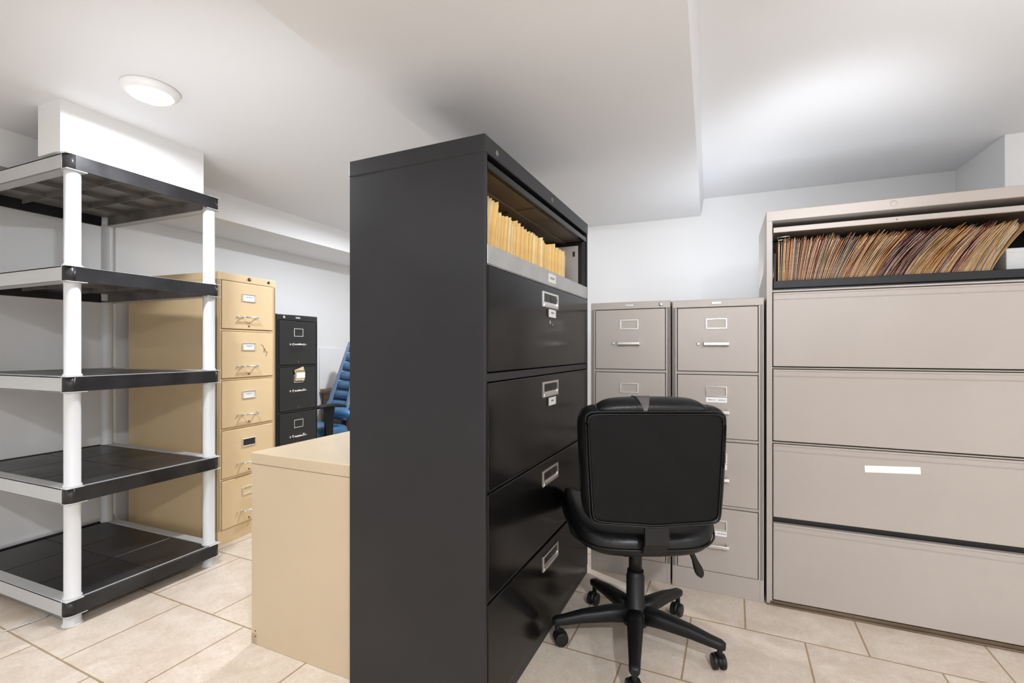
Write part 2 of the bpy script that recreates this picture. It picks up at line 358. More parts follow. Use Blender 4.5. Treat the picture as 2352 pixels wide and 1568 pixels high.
# black five-high lateral cabinet: its front (local -Y) faces the right-hand bay
BW, BD, BH = 1.075, .497, 1.702
LB = thing('lateral_filing_cabinet', (-.587, 1.213, 0), 88, 'tall black wide filing cabinet standing in the middle with an open folder shelf on top', 'filing cabinet')
mb = MB()
mb.box(0, .014, 0, BD, .0, BH - .05, .0015, 1, mi=0); mb.box(BW - .014, BW, 0, BD, 0, BH - .05, .0015, 1, mi=0)
mb.box(.014, BW - .014, BD - .012, BD, 0, BH - .05, mi=0)
mb.box(-.002, BW + .002, -.003, BD + .001, BH - .052, BH, .004, 3, mi=0)
for x0, x1 in ((.001, .014), (BW - .014, BW - .001)): mb.box(x0, x1, -.002, .02, .045, BH - .052, .001, 1, mi=0)
for z0, z1 in ((.996, 1.021), (.676, .682), (.361, .367)): mb.box(.013, BW - .013, .0, .02, z0, z1, .001, 1, mi=0)
mb.box(.0, BW, .001, .03, 0, .043, .002, 1, mi=0)
mb.build('body', None, LB, mats=[M['black_side']])
for i, (z0, z1, lab) in enumerate(((1.0245, 1.330, 1), (.685, .993, 1), (.370, .673, 0), (.048, .358, 0))):
    d = MB().box(.015, BW - .015, -.005, .02, z0, z1, .003, 3).build('drawer', M['black_metal'], LB)
    recessed_pull(d, .535, z1 - (.024 if lab else .034))
    if lab:
        h = MB().box(.498, .600, -.008, -.005, z1 - .115, z1 - .086, .001, 1).build('label_holder', M['black_dark'], d)
        c = MB().box(.508, .585, -.0095, -.008, z1 - .117, z1 - .087).build('label_card', M['paper'], d)
        ink_marks(c, .545, -.0096, z1 - .10, .03, .008, 77 + i)
    if i == 0: MB().box(.525, .535, -.0056, -.005, z1 - .142, z1 - .130).box(.555, .562, -.0056, -.005, z1 - .147, z1 - .142).build('glue_residue', M['steel_lip'], d)
# top bay: door slid back under the top, steel shelf lip, right divider plate
MB().box(.018, BW - .018, .004, .40, BH - .085, BH - .072, .002, 2).box(.018, BW - .018, .0, .012, BH - .092, BH - .070, .002, 2).build('door', M['black_metal'], LB)
u = MB().box(.03, BW - .03, .02, .38, BH - .0875, BH - .0852).box(.03, BW - .03, .10, .13, BH - .0945, BH - .087, .001, 1).box(.45, .60, .03, .38, BH - .092, BH - .087, .001, 1)
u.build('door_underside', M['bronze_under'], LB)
MB().box(.014, BW - .014, .02, BD - .014, 1.326, 1.332).build('shelf', M['black_dark'], LB)
MB().box(.014, BW - .014, -.003, .003, 1.336, 1.392, .0012, 1).box(.014, BW - .014, .0, .02, 1.334, 1.338).build('shelf_lip', M['steel_lip'], LB)
lc = MB().box(.52, .60, -.0045, -.003, 1.348, 1.382).build('label_card', M['paper'], LB); ink_marks(lc, .56, -.0046, 1.365, .05, .01, 3)
MB().box(BW - .040, BW - .036, .035, .44, 1.34, 1.592, .001, 1).build('side_plate', M['greige'], LB)
MB().box(BW - .0405, BW - .040, .05, .062, 1.54, 1.565).box(BW - .0405, BW - .040, .16, .17, 1.54, 1.565).build('plate_slots', M['black_dark'], LB)
MB().box(BW - .034, BW - .016, .006, .02, 1.34, BH - .09).build('slide_rail', M['black_dark'], LB)
MB().box(.016, .03, .006, .02, 1.34, BH - .09).build('slide_rail', M['black_dark'], LB)
for x in (.075, .56, 1.03): 
    k = MB().lathe([(.0085, 0), (.0085, .002), (.005, .003), (.001, .003)], 16).build('lock', M['shelf_under_lit'], LB); k.rotation_euler = (R(90), 0, 0); k.location = (x, -.002, BH - .03)

# pale tan two-high lateral cabinet behind it, drawers to the left, plain end to the viewer
TW, TD, TH = .93, .478, .708
px, py = -1.571, 1.262
LT = thing('low_filing_cabinet', (px + .035 * TW, py + .999 * TW, 0), -92, 'low pale tan metal cabinet with flat top, behind the tall black cabinet', 'filing cabinet')
mb = MB(); mb.box(0, .016, 0, TD, 0, TH - .042, .0015, 1).box(TW - .016, TW, 0, TD, 0, TH - .042, .0015, 1).box(.016, TW - .016, TD - .012, TD, 0, TH - .042)
mb.box(.0, TW, .001, .03, 0, .04); mb.box(.014, TW - .014, 0, .02, .338, .350)
mb.build('body', M['tan2'], LT)
MB().box(-.001, TW + .001, -.003, TD, TH - .041, TH, .003, 3).build('cabinet_top', M['tan2'], LT)
for z0, z1 in ((.045, .336), (.353, .662)):
    d = MB().box(.018, TW - .018, -.004, .02, z0, z1, .003, 3).build('drawer', M['tan2'], LT); recessed_pull(d, TW / 2, z1 - .03)
for z in (.03, .05): MB().cyl((TW + .0008, .022, z), .003, .0015, 'x', 8).build('rivet', M['bronze_under'], LT)

# big greige lateral cabinet on the right
GW, GD, GH = 1.067, .46, 1.680
LG = thing('lateral_filing_cabinet', (.228, 2.300, 0), -1.4, 'tall wide greige filing cabinet at right, top compartment open and packed with coloured folders', 'filing cabinet')
mb = MB()
mb.box(0, .014, 0, GD, .0, GH - .04, .0015, 1, mi=0); mb.box(GW - .014, GW, 0, GD, 0, GH - .04, .0015, 1, mi=0)
mb.box(.014, GW - .014, GD - .012, GD, 0, GH - .04, mi=0)
mb.box(-.001, GW + .001, -.002, GD, GH - .042, GH, .003, 3, mi=0)
for x0, x1 in ((.0, .022), (GW - .022, GW)): mb.box(x0, x1, -.001, .02, .018, GH - .042, .001, 1, mi=0)
mb.box(.022, GW - .022, -.002, .02, 1.333, 1.341, .002, 2, mi=0)
for z0, z1 in ((1.0085, 1.0135), (.692, .697)): mb.box(.022, GW - .022, -.001, .02, z0, z1, .001, 1, mi=0)
mb.build('body', None, LG, mats=[M['greige']])
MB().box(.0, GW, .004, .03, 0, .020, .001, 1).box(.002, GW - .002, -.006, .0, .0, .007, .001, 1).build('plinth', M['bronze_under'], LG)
MB().box(.02, GW - .02, .032, .036, .02, 1.33).build('gap_shade_panel', M['black_dark'], LG)  # dark sheet standing in for shade between the wide drawers
for i, (z0, z1) in enumerate(((1.018, 1.330), (.702, 1.0055), (.378, .689), (.026, .352))):
    d = MB().box(.025, GW - .024, -.004, .02, z0, z1 - .0, .003, 3)
    d.box(.025, GW - .024, -.007, .0, z1 - .008, z1 - .0005, .0015, 2)
    d.box(.025, GW - .024, -.0065, -.002, z1 - .030, z1 - .0275, .0008, 1)
    d = d.build('drawer', M['greige'], LG)
    if i == 2:
        tp = MB().box(.345, .522, -.0055, -.0035, z1 - .083, z1 - .056, mtx=Matrix.Translation((.43, 0, z1 - .07)) @ Matrix.Rotation(R(-3.4), 4, 'Y') @ Matrix.Translation((-.43, 0, -(z1 - .07))))
        tag(tp.build('tape_strip', M['tape'], d), 'blank white tape label')
ln = MB().box(.0225, .026, .02, GD - .014, 1.342, GH - .043).box(GW - .026, GW - .0225, .02, GD - .014, 1.342, GH - .043).box(.026, GW - .026, GD - .018, GD - .013, 1.342, GH - .043)
ln.box(.026, GW - .026, .02, GD - .018, 1.342, 1.348)
ln.build('liner', M['black_dark'], LG)
MB().box(.030, GW - .030, .012, .40, 1.592, 1.604, .002, 2).box(.026, GW - .026, .002, .014, 1.588, 1.609, .002, 2).build('door', M['greige'], LG)
MB().box(.034, GW - .034, .016, .39, 1.5885, 1.5915).build('door_underside', M['bronze_under'], LG)
MB().box(.034, GW - .034, .20, .215, 1.553, 1.588, .002, 1).build('crossbar', M['nylon'], LG)
MB().box(.026, GW - .026, .004, .010, 1.350, 1.381, .0015, 1).box(.026, GW - .026, .010, .38, 1.349, 1.352).build('shelf_tray', M['nylon'], LG)
for x in (.045, .90):
    MB().tube([(x, .05, 1.575), (x + .045, .05, 1.578), (x + .050, .05, 1.568), (x + .004, .05, 1.562), (x, .05, 1.575)], .002, 6).build('wire_clip', M['chrome'], LG)
MB().box(.029, .036, .012, .018, 1.352, 1.50).cyl((.032, .012, 1.375), .006, .006, 'y', 12).cyl((.032, .012, 1.41), .004, .006, 'y', 12).build('slide_rail', M['nylon'], LG)
k = MB().lathe([(.0115, 0), (.0115, .002), (.008, .003), (.001, .003)], 20).build('lock', M['greige'], LG); k.rotation_euler = (R(90), 0, 0); k.location = (.44, -.001, GH - .02)
MB().cyl((.45, -.0005 + .002, 1.598), .0025, .003, 'y', 10).build('rivet', M['bronze_under'], LG)
# pale sheet metal, built as a closed block, at the right end of the open shelf
gm = LG.matrix_basis
def world_of(root, p):
    a = root.rotation_euler.z; c, s_ = math.cos(a), math.sin(a)
    return (root.location.x + p[0] * c - p[1] * s_, root.location.y + p[0] * s_ + p[1] * c, root.location.z + p[2])
bx = thing('sheet_metal_block', world_of(LG, (.790, .05, 1.3521)), -1.4, 'pale grey sheet metal at the right end of the wide greige cabinet shelf', 'box')
MB().box(0, .235, 0, .30, 0, .108, .002, 1).build('block_body', M['grey_plastic'], bx)
MB().box(-.001, .236, -.001, .301, .094, .112, .002, 1).build('block_rim', M['grey_plastic'], bx)

# ------------------------------------------------------------------ folders
FC = {
 'buff': (0.95, 0.62, 0.24), 'pale buff': (0.93, 0.72, 0.40), 'manila': (0.70, 0.43, 0.17), 'pale manila': (0.74, 0.53, 0.28), 'orange': (0.70, 0.29, 0.08), 'salmon': (0.56, 0.28, 0.15),
 'red-brown': (0.30, 0.09, 0.06), 'maroon': (0.14, 0.025, 0.035), 'mustard': (0.62, 0.40, 0.09), 'grey': (0.30, 0.25, 0.23), 'brown': (0.34, 0.20, 0.13), 'white': (0.68, 0.62, 0.55)}
FM = {k: mat(k.replace(' ', '_').replace('-', '_') + '_card', v, 0.75, var=0.16, nscale=14) for k, v in FC.items()}
M['papers'] = mat('stacked_paper_edges', (0.56, 0.44, 0.32), 0.85, var=0.35, nscale=120, stretch=(1, .1, 1))
def sheet(mb, prof, dx0, dx1, y0, y1, bend=0.0):
    """a slab following profile prof [(x, z)...] between offsets dx0 and dx1, y0..y1 deep"""
    secs = []
    for y in (y0, y1):
        pass
    rows = []
    for x, z in prof: rows.append([(x + dx0, y0, z), (x + dx1, y0, z), (x + dx1, y1, z), (x + dx0, y1, z)])
    mb.loft(rows, smooth=False)
def prof_fn(b, t, H, n=7, s=.35):
    out = []
    for i in range(n + 1):
        u = i / n
        f = u + s * (.5 * math.sin(math.pi * 2 * (u - .5)) / math.pi * -1 + 0) * 0 + s * (u * u - u) * .8
        out.append((b + (t - b) * f, H * u))
    return out
def folder(root, bx_, tx, z, H, th, colour, label, group, depth=.27, y=.03, tab=0, s=.35, q=rnd):
    p = world_of(root, (bx_, y, z))
    t = thing('file_folder', p, math.degrees(root.rotation_euler.z), label, 'file folder', group)
    pr = prof_fn(0, tx - bx_, H, s=s)
    back_h = .985
    c = MB(); sheet(c, pr, 0, .0007, 0, depth)
    pr2 = prof_fn(th * .9, tx - bx_ + th * q.uniform(.7, 1.2), H * .965, s=s); sheet(c, [(x, zz) for x, zz in pr2], -.0007, 0, .002, depth)
    c.box(0, th * .9, 0.001, depth, 0, .0007)
    if tab:
        xt, zt = pr[-1]; dx = (pr[-1][0] - pr[-2][0]) / (pr[-1][1] - pr[-2][1])
        sheet(c, [(xt, zt - .001), (xt + dx * .012, zt + .011)], 0, .0008, depth * .04 if tab == 1 else depth * .35, depth * (.34 if tab == 1 else .62))
    c.build('cover', FM[colour], t)
    if th > .0025:
        pp = MB(); prp = prof_fn(.0012, tx - bx_ + .0012, H * q.uniform(.90, .955), s=s)
        sheet(pp, prp, 0, max(.0008, th * .34), .003 + q.uniform(0, .005), depth - .01)
        pp.build('papers', M['papers'], t)
    return t
# wide greige cabinet: bottom position -> top position, as they slump to the right
KB = [.045, .10, .165, .295, .398, .535, .715]; KT = [.048, .118, .215, .388, .530, .668, .812]
def interp(x):
    for i in range(len(KB) - 1):
        if x <= KB[i + 1]: return KT[i] + (KT[i + 1] - KT[i]) * (x - KB[i]) / (KB[i + 1] - KB[i])
    return KT[-1]
seqz = [
 (.070, ['manila', 'pale manila', 'manila', 'grey', 'manila', 'manila', 'brown']),
 (.165, ['salmon', 'pale manila', 'brown', 'salmon', 'red-brown', 'salmon', 'orange', 'grey', 'salmon']),
 (.290, ['orange', 'brown', 'manila', 'salmon', 'salmon', 'orange', 'grey', 'red-brown']),
 (.375, ['pale manila', 'manila', 'salmon', 'orange', 'manila', 'brown', 'manila', 'orange']),
 (.470, ['maroon', 'maroon', 'red-brown', 'brown', 'maroon', 'grey', 'white']),
 (.560, ['mustard', 'manila', 'orange', 'manila', 'white', 'salmon', 'orange']),
 (.640, ['orange', 'pale manila', 'manila', 'white', 'red-brown', 'maroon']),
 (.725, ['manila', 'pale manila', 'manila', 'white', 'grey', 'manila'])]
ZN = [(.12, 'upright'), (.24, 'slightly tilted'), (.375, 'tilted'), (.80, 'steeply slanted')]
def ordinal(n):
    small = 'first second third fourth fifth sixth seventh eighth ninth tenth eleventh twelfth thirteenth fourteenth fifteenth sixteenth seventeenth eighteenth nineteenth'.split()
    if n < 20: return small[n - 1]
    if n == 100: return 'hundredth'
    if n > 100: return 'hundred-and-' + ordinal(n - 100)
    t = ['twent', 'thirt', 'fort', 'fift', 'sixt', 'sevent', 'eight', 'ninet'][n // 10 - 2]
    return t + 'ieth' if n % 10 == 0 else t + 'y-' + small[n % 10 - 1]
x = .046; zi = 0; ci = 0; last = None; cnt = 0
while x < .722:
    while x > seqz[zi][0] and zi < len(seqz) - 1: zi += 1
    colour = rnd.choice(seqz[zi][1])
    if x > .60 and x < .632: colour = ['orange', 'red-brown', 'maroon'][cnt % 3]
    lean = (interp(x) - x)
    th = rnd.uniform(.0042, .0075)
    zone = [n_ for lim, n_ in ZN if x < lim][0]
    H = rnd.uniform(.192, .210) - .06 * max(0, lean - .10) + (.008 if x < .2 else 0)
    H = min(H, .228)
    folder(LG, x, interp(x) + rnd.uniform(-.002, .003), 1.3525, H, th - .0009, colour,
           '%s %s folder, %s from the left on the wide greige cabinet shelf' % (zone, colour, ordinal(cnt + 1)), 'folders on the open shelf of the wide greige cabinet',
           tab=rnd.choice([0, 0, 1, 2]), s=.25 + 2.2 * lean, y=.022 + rnd.uniform(0, .012))
    x += th; cnt += 1
# last, splayed folder
folder(LG, .728, .836, 1.3525, .196, .003, 'manila', 'rightmost manila folder, splayed beside the pale grey sheet metal on the greige cabinet shelf',
       'folders on the open shelf of the wide greige cabinet', tab=1, s=.5)
# black cabinet: manila folders
x = .028; k = 0
while x < .80:
    th = rnd.uniform(.006, .015)
    near = x < .09
    H = rnd.uniform(.168, .186) if not near else rnd.uniform(.200, .215)
    if rnd.random() < .15: H += .008
    lean = .050 if near else rnd.uniform(.012, .030) * (1.2 - x)
    colour = rnd.choice(['buff', 'buff', 'pale buff', 'buff'])
    folder(LB, x, x + lean, 1.3325, H, th - .0012, colour, '%s%s folder, %s from the near end of the tall black cabinet shelf' % ('tall leaning ' if near else '', colour, ordinal(k + 1)), 'manila folders on the open shelf of the black cabinet',
           tab=rnd.choice([0, 1, 1, 2]), s=.3, depth=.28, y=.018 + rnd.uniform(0, .01))
    x += th; k += 1

# ------------------------------------------------------------------ plastic shelving
SX0, SX1, SY0, SY1 = -3.235, -2.300, 1.040, 1.672
SH = thing('plastic_shelving_unit', (SX1, SY0, 0), 0, 'five-tier plastic shelving unit with white posts and black shelves at left', 'shelving unit')
SWX, SWY = SX1 - SX0, SY1 - SY0
ztops = [.106, .546, .983, 1.417, 1.856]; TH_ = .061
def rounded(x0, x1, y0, y1, r, n=5):
    pts = []
    for cx, cy, a0 in ((x1 - r, y1 - r, 0), (x0 + r, y1 - r, 90), (x0 + r, y0 + r, 180), (x1 - r, y0 + r, 270)):
        for i in range(n + 1):
            a = R(a0 + 90 * i / n); pts.append((cx + r * math.cos(a), cy + r * math.sin(a)))
    return pts
for zt in ztops:
    zb = zt - TH_
    tier = MB()
    # deck: four-by-two panels with grooves between
    nx, ny = 3, 2; gx0, gx1, gy0, gy1 = -SWX + .045, -.012, .046, SWY - .046
    for i in range(nx):
        for j in range(ny):
            a = gx0 + (gx1 - gx0) * i / nx; b_ = gx0 + (gx1 - gx0) * (i + 1) / nx; c = gy0 + (gy1 - gy0) * j / ny; d = gy0 + (gy1 - gy0) * (j + 1) / ny
            tier.box(a + .0015, b_ - .0015, c + .0015, d - .0015, zt - .008, zt - .002, .0015, 1)
    tier.box(gx0, gx1, gy0, gy1, zt - .012, zt - .006)
    tr = tier.build('shelf', M['shelf_black'], SH)
    ribs = MB()
    ribs.box(gx0, gx1, gy0, gy1, zt - .0125, zt - .0118)
    for i in range(1, 4): xx = gx0 + (gx1 - gx0) * i / 4; ribs.box(xx - .0015, xx + .0015, gy0, gy1, zt - .030, zt - .012)
    for j in range(1, 3): yy = gy0 + (gy1 - gy0) * j / 3; ribs.box(gx0, gx1, yy - .0015, yy + .0015, zt - .034, zt - .012)
    ribs.box(gx0, gx1, gy0 - .004, gy0, zb + .002, zt - .01); ribs.box(gx0, gx1, gy1, gy1 + .004, zb + .002, zt - .01)
    ribs.build('ribs', M['shelf_under_lit'], tr)
    # black bands front (+X) and rear
    for xa, xb in ((-.012, .0), (-SWX, -SWX + .012)):
        fb = MB().box(xa, xb, .03, SWY - .03, zb + .002, zt - .0015, .001, 1)
        if xa > -.1:
            fb.loft([[(x_, y_, z_) for x_, y_ in [(-.0 - .03 + .030 * math.cos(R(a)), .03 - .030 * math.sin(R(a))) for a in (0, 20, 40, 60, 80, 90)] + [(-.03 + .024 * math.cos(R(a)), .03 - .024 * math.sin(R(a))) for a in (90, 80, 60, 40, 20, 0)]] for z_ in (zb + .002, zt - .0015)])
            fb.loft([[(x_, SWY - y_, z_) for x_, y_ in [(-.03 + .030 * math.cos(R(a)), .03 - .030 * math.sin(R(a))) for a in (0, 20, 40, 60, 80, 90)] + [(-.03 + .024 * math.cos(R(a)), .03 - .024 * math.sin(R(a))) for a in (90, 80, 60, 40, 20, 0)]] for z_ in (zb + .002, zt - .0015)])
        fb.build('edge_band', M['shelf_black'], SH)
    # pale rails on the two long sides plus thin pale lines round the front band
    rl = MB()
    for ya, yb in ((.0, .046), (SWY - .046, SWY)):
        rl.box(-SWX, -.031, ya, yb, zt - .006, zt + .0005, .001, 1)
        rl.box(-SWX, -.031, ya if ya == 0 else yb - .004, .004 if ya == 0 else yb, zb, zt, .001, 1)
        rl.box(-SWX, -.031, ya, yb, zb, zb + .003)
    rl.box(-.032, .001, .0, .058, zt - .0015, zt + .0015, .0005, 1); rl.box(-.032, .001, SWY - .058, SWY, zt - .0015, zt + .0015, .0005, 1)
    rl.box(-.032, .0012, .0, .070, zb - .0012, zb + .0015, .0005, 1); rl.box(-.032, .0012, SWY - .070, SWY, zb - .0012, zb + .0015, .0005, 1)
    rl.box(-.016, -.011, .05, SWY - .05, zt - .0025, zt + .0008)
    rl.box(-.034, -.029, -.0008, .0, zb, zt); 
    rl.build('side_rail', M['grey_plastic'], SH)
def post(x, y):
    z = 0
    mb = MB(); r = .0275
    mb.lathe([(.034, 0), (.034, .004), (r + .001, .008), (r, .05)], 28, (x, y, 0))
    mb.lathe([(r, .05), (r, ztops[0] + .004)], 28, (x, y, 0), cap=False)
    for a, b in zip(ztops[:-1], ztops[1:]):
        zb = b - TH_
        mb.lathe([(r * .9, a - .05), (r, a - .0), (r + .0035, a + .001), (r + .0035, a + .006), (r - .001, a + .012), (r - .001, zb - .012), (r + .0005, zb), (r * .9, zb + .004)], 28, (x, y, 0))
    mb.lathe([(r * .9, ztops[-1] - TH_), (r * .9, ztops[-1] - .003)], 28, (x, y, 0))
    mb.build('post', M['post_plastic'], SH)
for x in (-.037, -SWX + .037):
    for y in (.037, SWY - .037): post(x, y)

# thin pale cord on the floor by the shelf's foot
cpts = [(-2.62, 1.16), (-2.56, 1.13), (-2.505, 1.125), (-2.49, 1.10), (-2.51, 1.078), (-2.49, 1.058), (-2.50, 1.00), (-2.515, .94)]
tag(MB().tube([(x, y, .003) for x, y in cpts], .0028, 8).build('cord', M['grey_plastic']), 'thin pale cord lying on the floor tiles under the front corner of the shelving', 'cord')

# ------------------------------------------------------------------ black office chair seen from behind
def superell(cx, cz, a, b, n=28, e=4.0, y=0.0, top=0.0):
    pts = []
    for i in range(n):
        t_ = 2 * math.pi * i / n; c, s_ = math.cos(t_), math.sin(t_)
        x_ = a * math.copysign(abs(c) ** (2 / e), c); z_ = b * math.copysign(abs(s_) ** (2 / e), s_)
        taper = 1 + top * (z_ / b)
        pts.append((cx + x_ * taper, y, cz + z_))
    return pts
def swivel_base(t, hub_h, rad, angles, m, colr=.027):
    b = MB()
    b.lathe([(.046, .075), (.052, .085), (.052, .125), (.040, .140), (.033, .145), (.033, .25), (.030, .255), (.030, .27)], 28)
    b.build('hub', m, t)
    MB().lathe([(.024, .26), (.024, .36), (.019, .362), (.019, hub_h)], 24).build('gas_lift', m, t)
    for a in angles:
        ca, sa = math.cos(R(a)), math.sin(R(a))
        lg = MB(); secs = []
        for u, w_, h_, z_ in ((.03, .030, .030, .112), (.10, .028, .026, .112), (.20, .023, .021, .104), (rad - .03, .019, .017, .094), (rad + .005, .018, .015, .090), (rad + .018, .012, .010, .088)):
            ring = []
            for i in range(12):
                q = 2 * math.pi * i / 12; c, s_ = math.cos(q), math.sin(q)
                c = math.copysign(abs(c) ** .6, c); s_ = math.copysign(abs(s_) ** .6, s_)
                ring.append((ca * u - sa * w_ * c, sa * u + ca * w_ * c, z_ + h_ * s_))
            secs.append(ring)
        lg.loft(secs); lo = lg.build('base_leg', m, t)
        cs = MB(); cx, cy = ca * rad, sa * rad; sw = R(a + 70 + 40 * math.sin(a)); dx, dy = math.cos(sw), math.sin(sw)
        cs.cyl((cx, cy, .066), .009, .04, 'z', 12)
        ox, oy = -dy * .012, dx * .012
        # twin wheels on an axle along (dx, dy), with a hood over them
        for sgn in (-1, 1):
            ring = []
            wb = bmesh.new(); bmesh.ops.create_cone(wb, cap_ends=True, segments=24, radius1=.0255, radius2=.0255, depth=.017)
            for f in wb.faces: f.smooth = len(f.verts) == 4
            bmesh.ops.bevel(wb, geom=[e for e in wb.edges if any(len(f.verts) > 4 for f in e.link_faces)], offset=.005, segments=2, profile=.5, affect='EDGES')
            bmesh.ops.rotate(wb, matrix=Matrix.Rotation(R(90), 3, 'Y'), verts=wb.verts)
            bmesh.ops.rotate(wb, matrix=Matrix.Rotation(sw, 3, 'Z'), verts=wb.verts)
            bmesh.ops.translate(wb, vec=(cx + ox + dx * .0135 * sgn, cy + oy + dy * .0135 * sgn, .0258), verts=wb.verts)
            cs._take(wb)
        hd = []
        for u in (-.008, .008):
            hd.append([(cx + ox + dx * u - dy * .026 * math.cos(R(q)), cy + oy + dy * u + dx * .026 * math.cos(R(q)), .0285 + .0265 * math.sin(R(q))) for q in range(-10, 191, 20)])
        cs.loft(hd)
        cs.build('caster', m, t)
OC = thing('office_chair', (-.253, 1.811, 0), 22.5, 'black leather armless office chair seen from behind, before the greige filing cabinets', 'chair')
swivel_base(OC, .44, .292, (-33, -105, 183, 111, 40), M['nylon'])
# seat
def cushion(name, m, t, a, b, z0, z1, rise=0.0, cy=0.0, n=20, par=3.2):
    """rounded seat pad, raised along both sides"""
    mb = MB(); secs = []
    N = 36
    for k, (f, z) in enumerate(((.55, 0), (.86, .02), (.97, .18), (1.0, .42), (.99, .68), (.93, .90), (.80, 1.0), (.55, 1.02), (.25, 1.0))):
        ring = []
        for i in range(N):
            q = 2 * math.pi * i / N; c, s_ = math.cos(q), math.sin(q)
            x_ = a * f * math.copysign(abs(c) ** (2 / par), c); y_ = b * f * math.copysign(abs(s_) ** (2 / par), s_)
            zz = z0 + (z1 - z0) * z
            up = rise * max(0, (abs(x_) / a - .45) / .55) ** 1.6 * (max(0, min(1, (y_ / b + 1.0) / .6)) if True else 1) * (1 - max(0, y_ / b - .3))
            ring.append((x_, cy + y_, zz + up * (.35 + .65 * z)))
        secs.append(ring)
    mb.loft(secs)
    return mb.build(name, m, t, sub=1)
seat = cushion('seat', M['leather'], OC,   .262, .262, .393, .485, rise=.10, cy=.045)
MB().tube([(.262 * math.copysign(abs(math.cos(q)) ** .62, math.cos(q)), .045 + .262 * math.copysign(abs(math.sin(q)) ** .62, math.sin(q)), .432 + .055 * max(0, (abs(math.cos(q)) - .45) / .55) ** 1.6 * (.3 if math.sin(q) < -.3 else .8)) for q in [2 * math.pi * i / 48 for i in range(49)]], .004, 6).build('piping', M['leather'], seat)
# backrest: padded body, flat rear panel with piping, top roll
bk = MB(); secs = []
for yy, a, b in ((-.272, .150, .130), (-.270, .200, .165), (-.262, .226, .186), (-.245, .2365, .194), (-.215, .240, .197), (-.185, .236, .195), (-.160, .220, .185), (-.145, .18, .15), (-.140, .10, .09)):
    secs.append(superell(-.006, .720, a * .982, b * .985, 48, 7.5, yy, top=.045))
bk.loft(secs); backrest = bk.build('backrest', M['leather'], OC, sub=1)
# rear panel: nearly flat, lower edge dips to a shallow point
def panel_outline(a, zt_, zb_, dip, y, top):
    pts = superell(-.008, (zt_ + zb_) / 2, a, (zt_ - zb_) / 2, 64, 16.0, y, top=top)
    return [(x_, y_, z_ - (dip * max(0, 1 - abs(x_ + .008) / (a * .9)) if z_ < (zt_ + zb_) / 2 - .1 else 0)) for x_, y_, z_ in pts]
rp = MB(); rp.loft([panel_outline(.210, .890, .545, .012, -.262, .045), panel_outline(.208, .888, .547, .012, -.2745, .045), panel_outline(.200, .880, .555, .012, -.2775, .045)], smooth=False)
rpan = rp.build('back_panel', M['vinyl_back'], OC)
for a_, zt_, zb_, rr in ((.2135, .8935, .5415, .0032), (.206, .886, .549, .0022)):
    o_ = panel_outline(a_, zt_, zb_, .012, -.2735 if rr > .003 else -.2785, .045)
    MB().tube(o_ + [o_[0], o_[1]], rr, 8).build('piping', M['leather'], rpan)
hr = MB(); secs = []
for i in range(15):
    u = -1 + 2 * i / 14; x_ = -.012 + .182 * u; f = (1 - abs(u) ** 5) ** .5 if abs(u) < 1 else 0.02
    f = max(f, .12)
    secs.append([(x_, -.222 + .052 * (.75 + .25 * f) * math.cos(q), .898 + (.036 * f) * math.sin(q) + .004 * (1 - u * u)) for q in [2 * math.pi * k / 16 for k in range(16)]])
hr.loft(secs); roll = hr.build('top_roll', M['leather'], OC, sub=1)
MB().loft([[(-.068 + .058 * s1 + (.5 - s1) * .05 * max(0, (x_ - 80) / 110), -.222 + .0528 * math.cos(R(x_)), .8985 + .0405 * math.sin(R(x_))) for x_ in range(60, 192, 10)] for s1 in (0, .25, .5, .75, 1)], closed=False, cap=False).build('worn_patch', M['worn'], roll)
for sx in (-.193, .170):
    MB().tube([(sx, -.220 + .046 * math.cos(q) - .002, .882 + .026 * math.sin(q)) for q in [R(v) for v in range(75, 200, 15)]], .003, 6).build('seam', M['leather'], backrest)
# steel bar joining back and seat, mechanism, lever
br = MB().box(-.040, .038, -.272, -.262, .470, .545, .003, 2)
br.loft([[(-.040, -.272, .545), (.036, -.272, .545), (.036, -.262, .545), (-.040, -.262, .545)], [(-.040, -.270, .470), (.036, -.270, .470), (.036, -.258, .470), (-.040, -.258, .470)], [(-.038, -.240, .432), (.034, -.240, .432), (.034, -.228, .440), (-.038, -.228, .440)], [(-.034, -.10, .395), (.030, -.10, .395), (.030, -.10, .405), (-.034, -.10, .405)]], smooth=False)
br.build('back_bracket', M['nylon'], OC)
MB().box(-.075, .075, -.11, .12, .362, .400, .01, 2).build('tilt_mechanism', M['nylon'], OC)
lv = MB(); lv.tube([(.06, -.02, .385), (.150, -.07, .385), (.175, -.10, .375)], .006, 8)
lv.loft([[(.163 + dx + .006 + w_ * math.cos(q), -.10 + .005 * math.sin(q) * 2, z_ + 0 * w_) for q in [2 * math.pi * k / 12 for k in range(12)]] for z_, w_, dx in ((.392, .006, 0), (.372, .010, .004), (.350, .011, .014), (.325, .016, .024), (.308, .0165, .030), (.296, .012, .033), (.291, .004, .034))])
lv.build('lever', M['nylon'], OC)

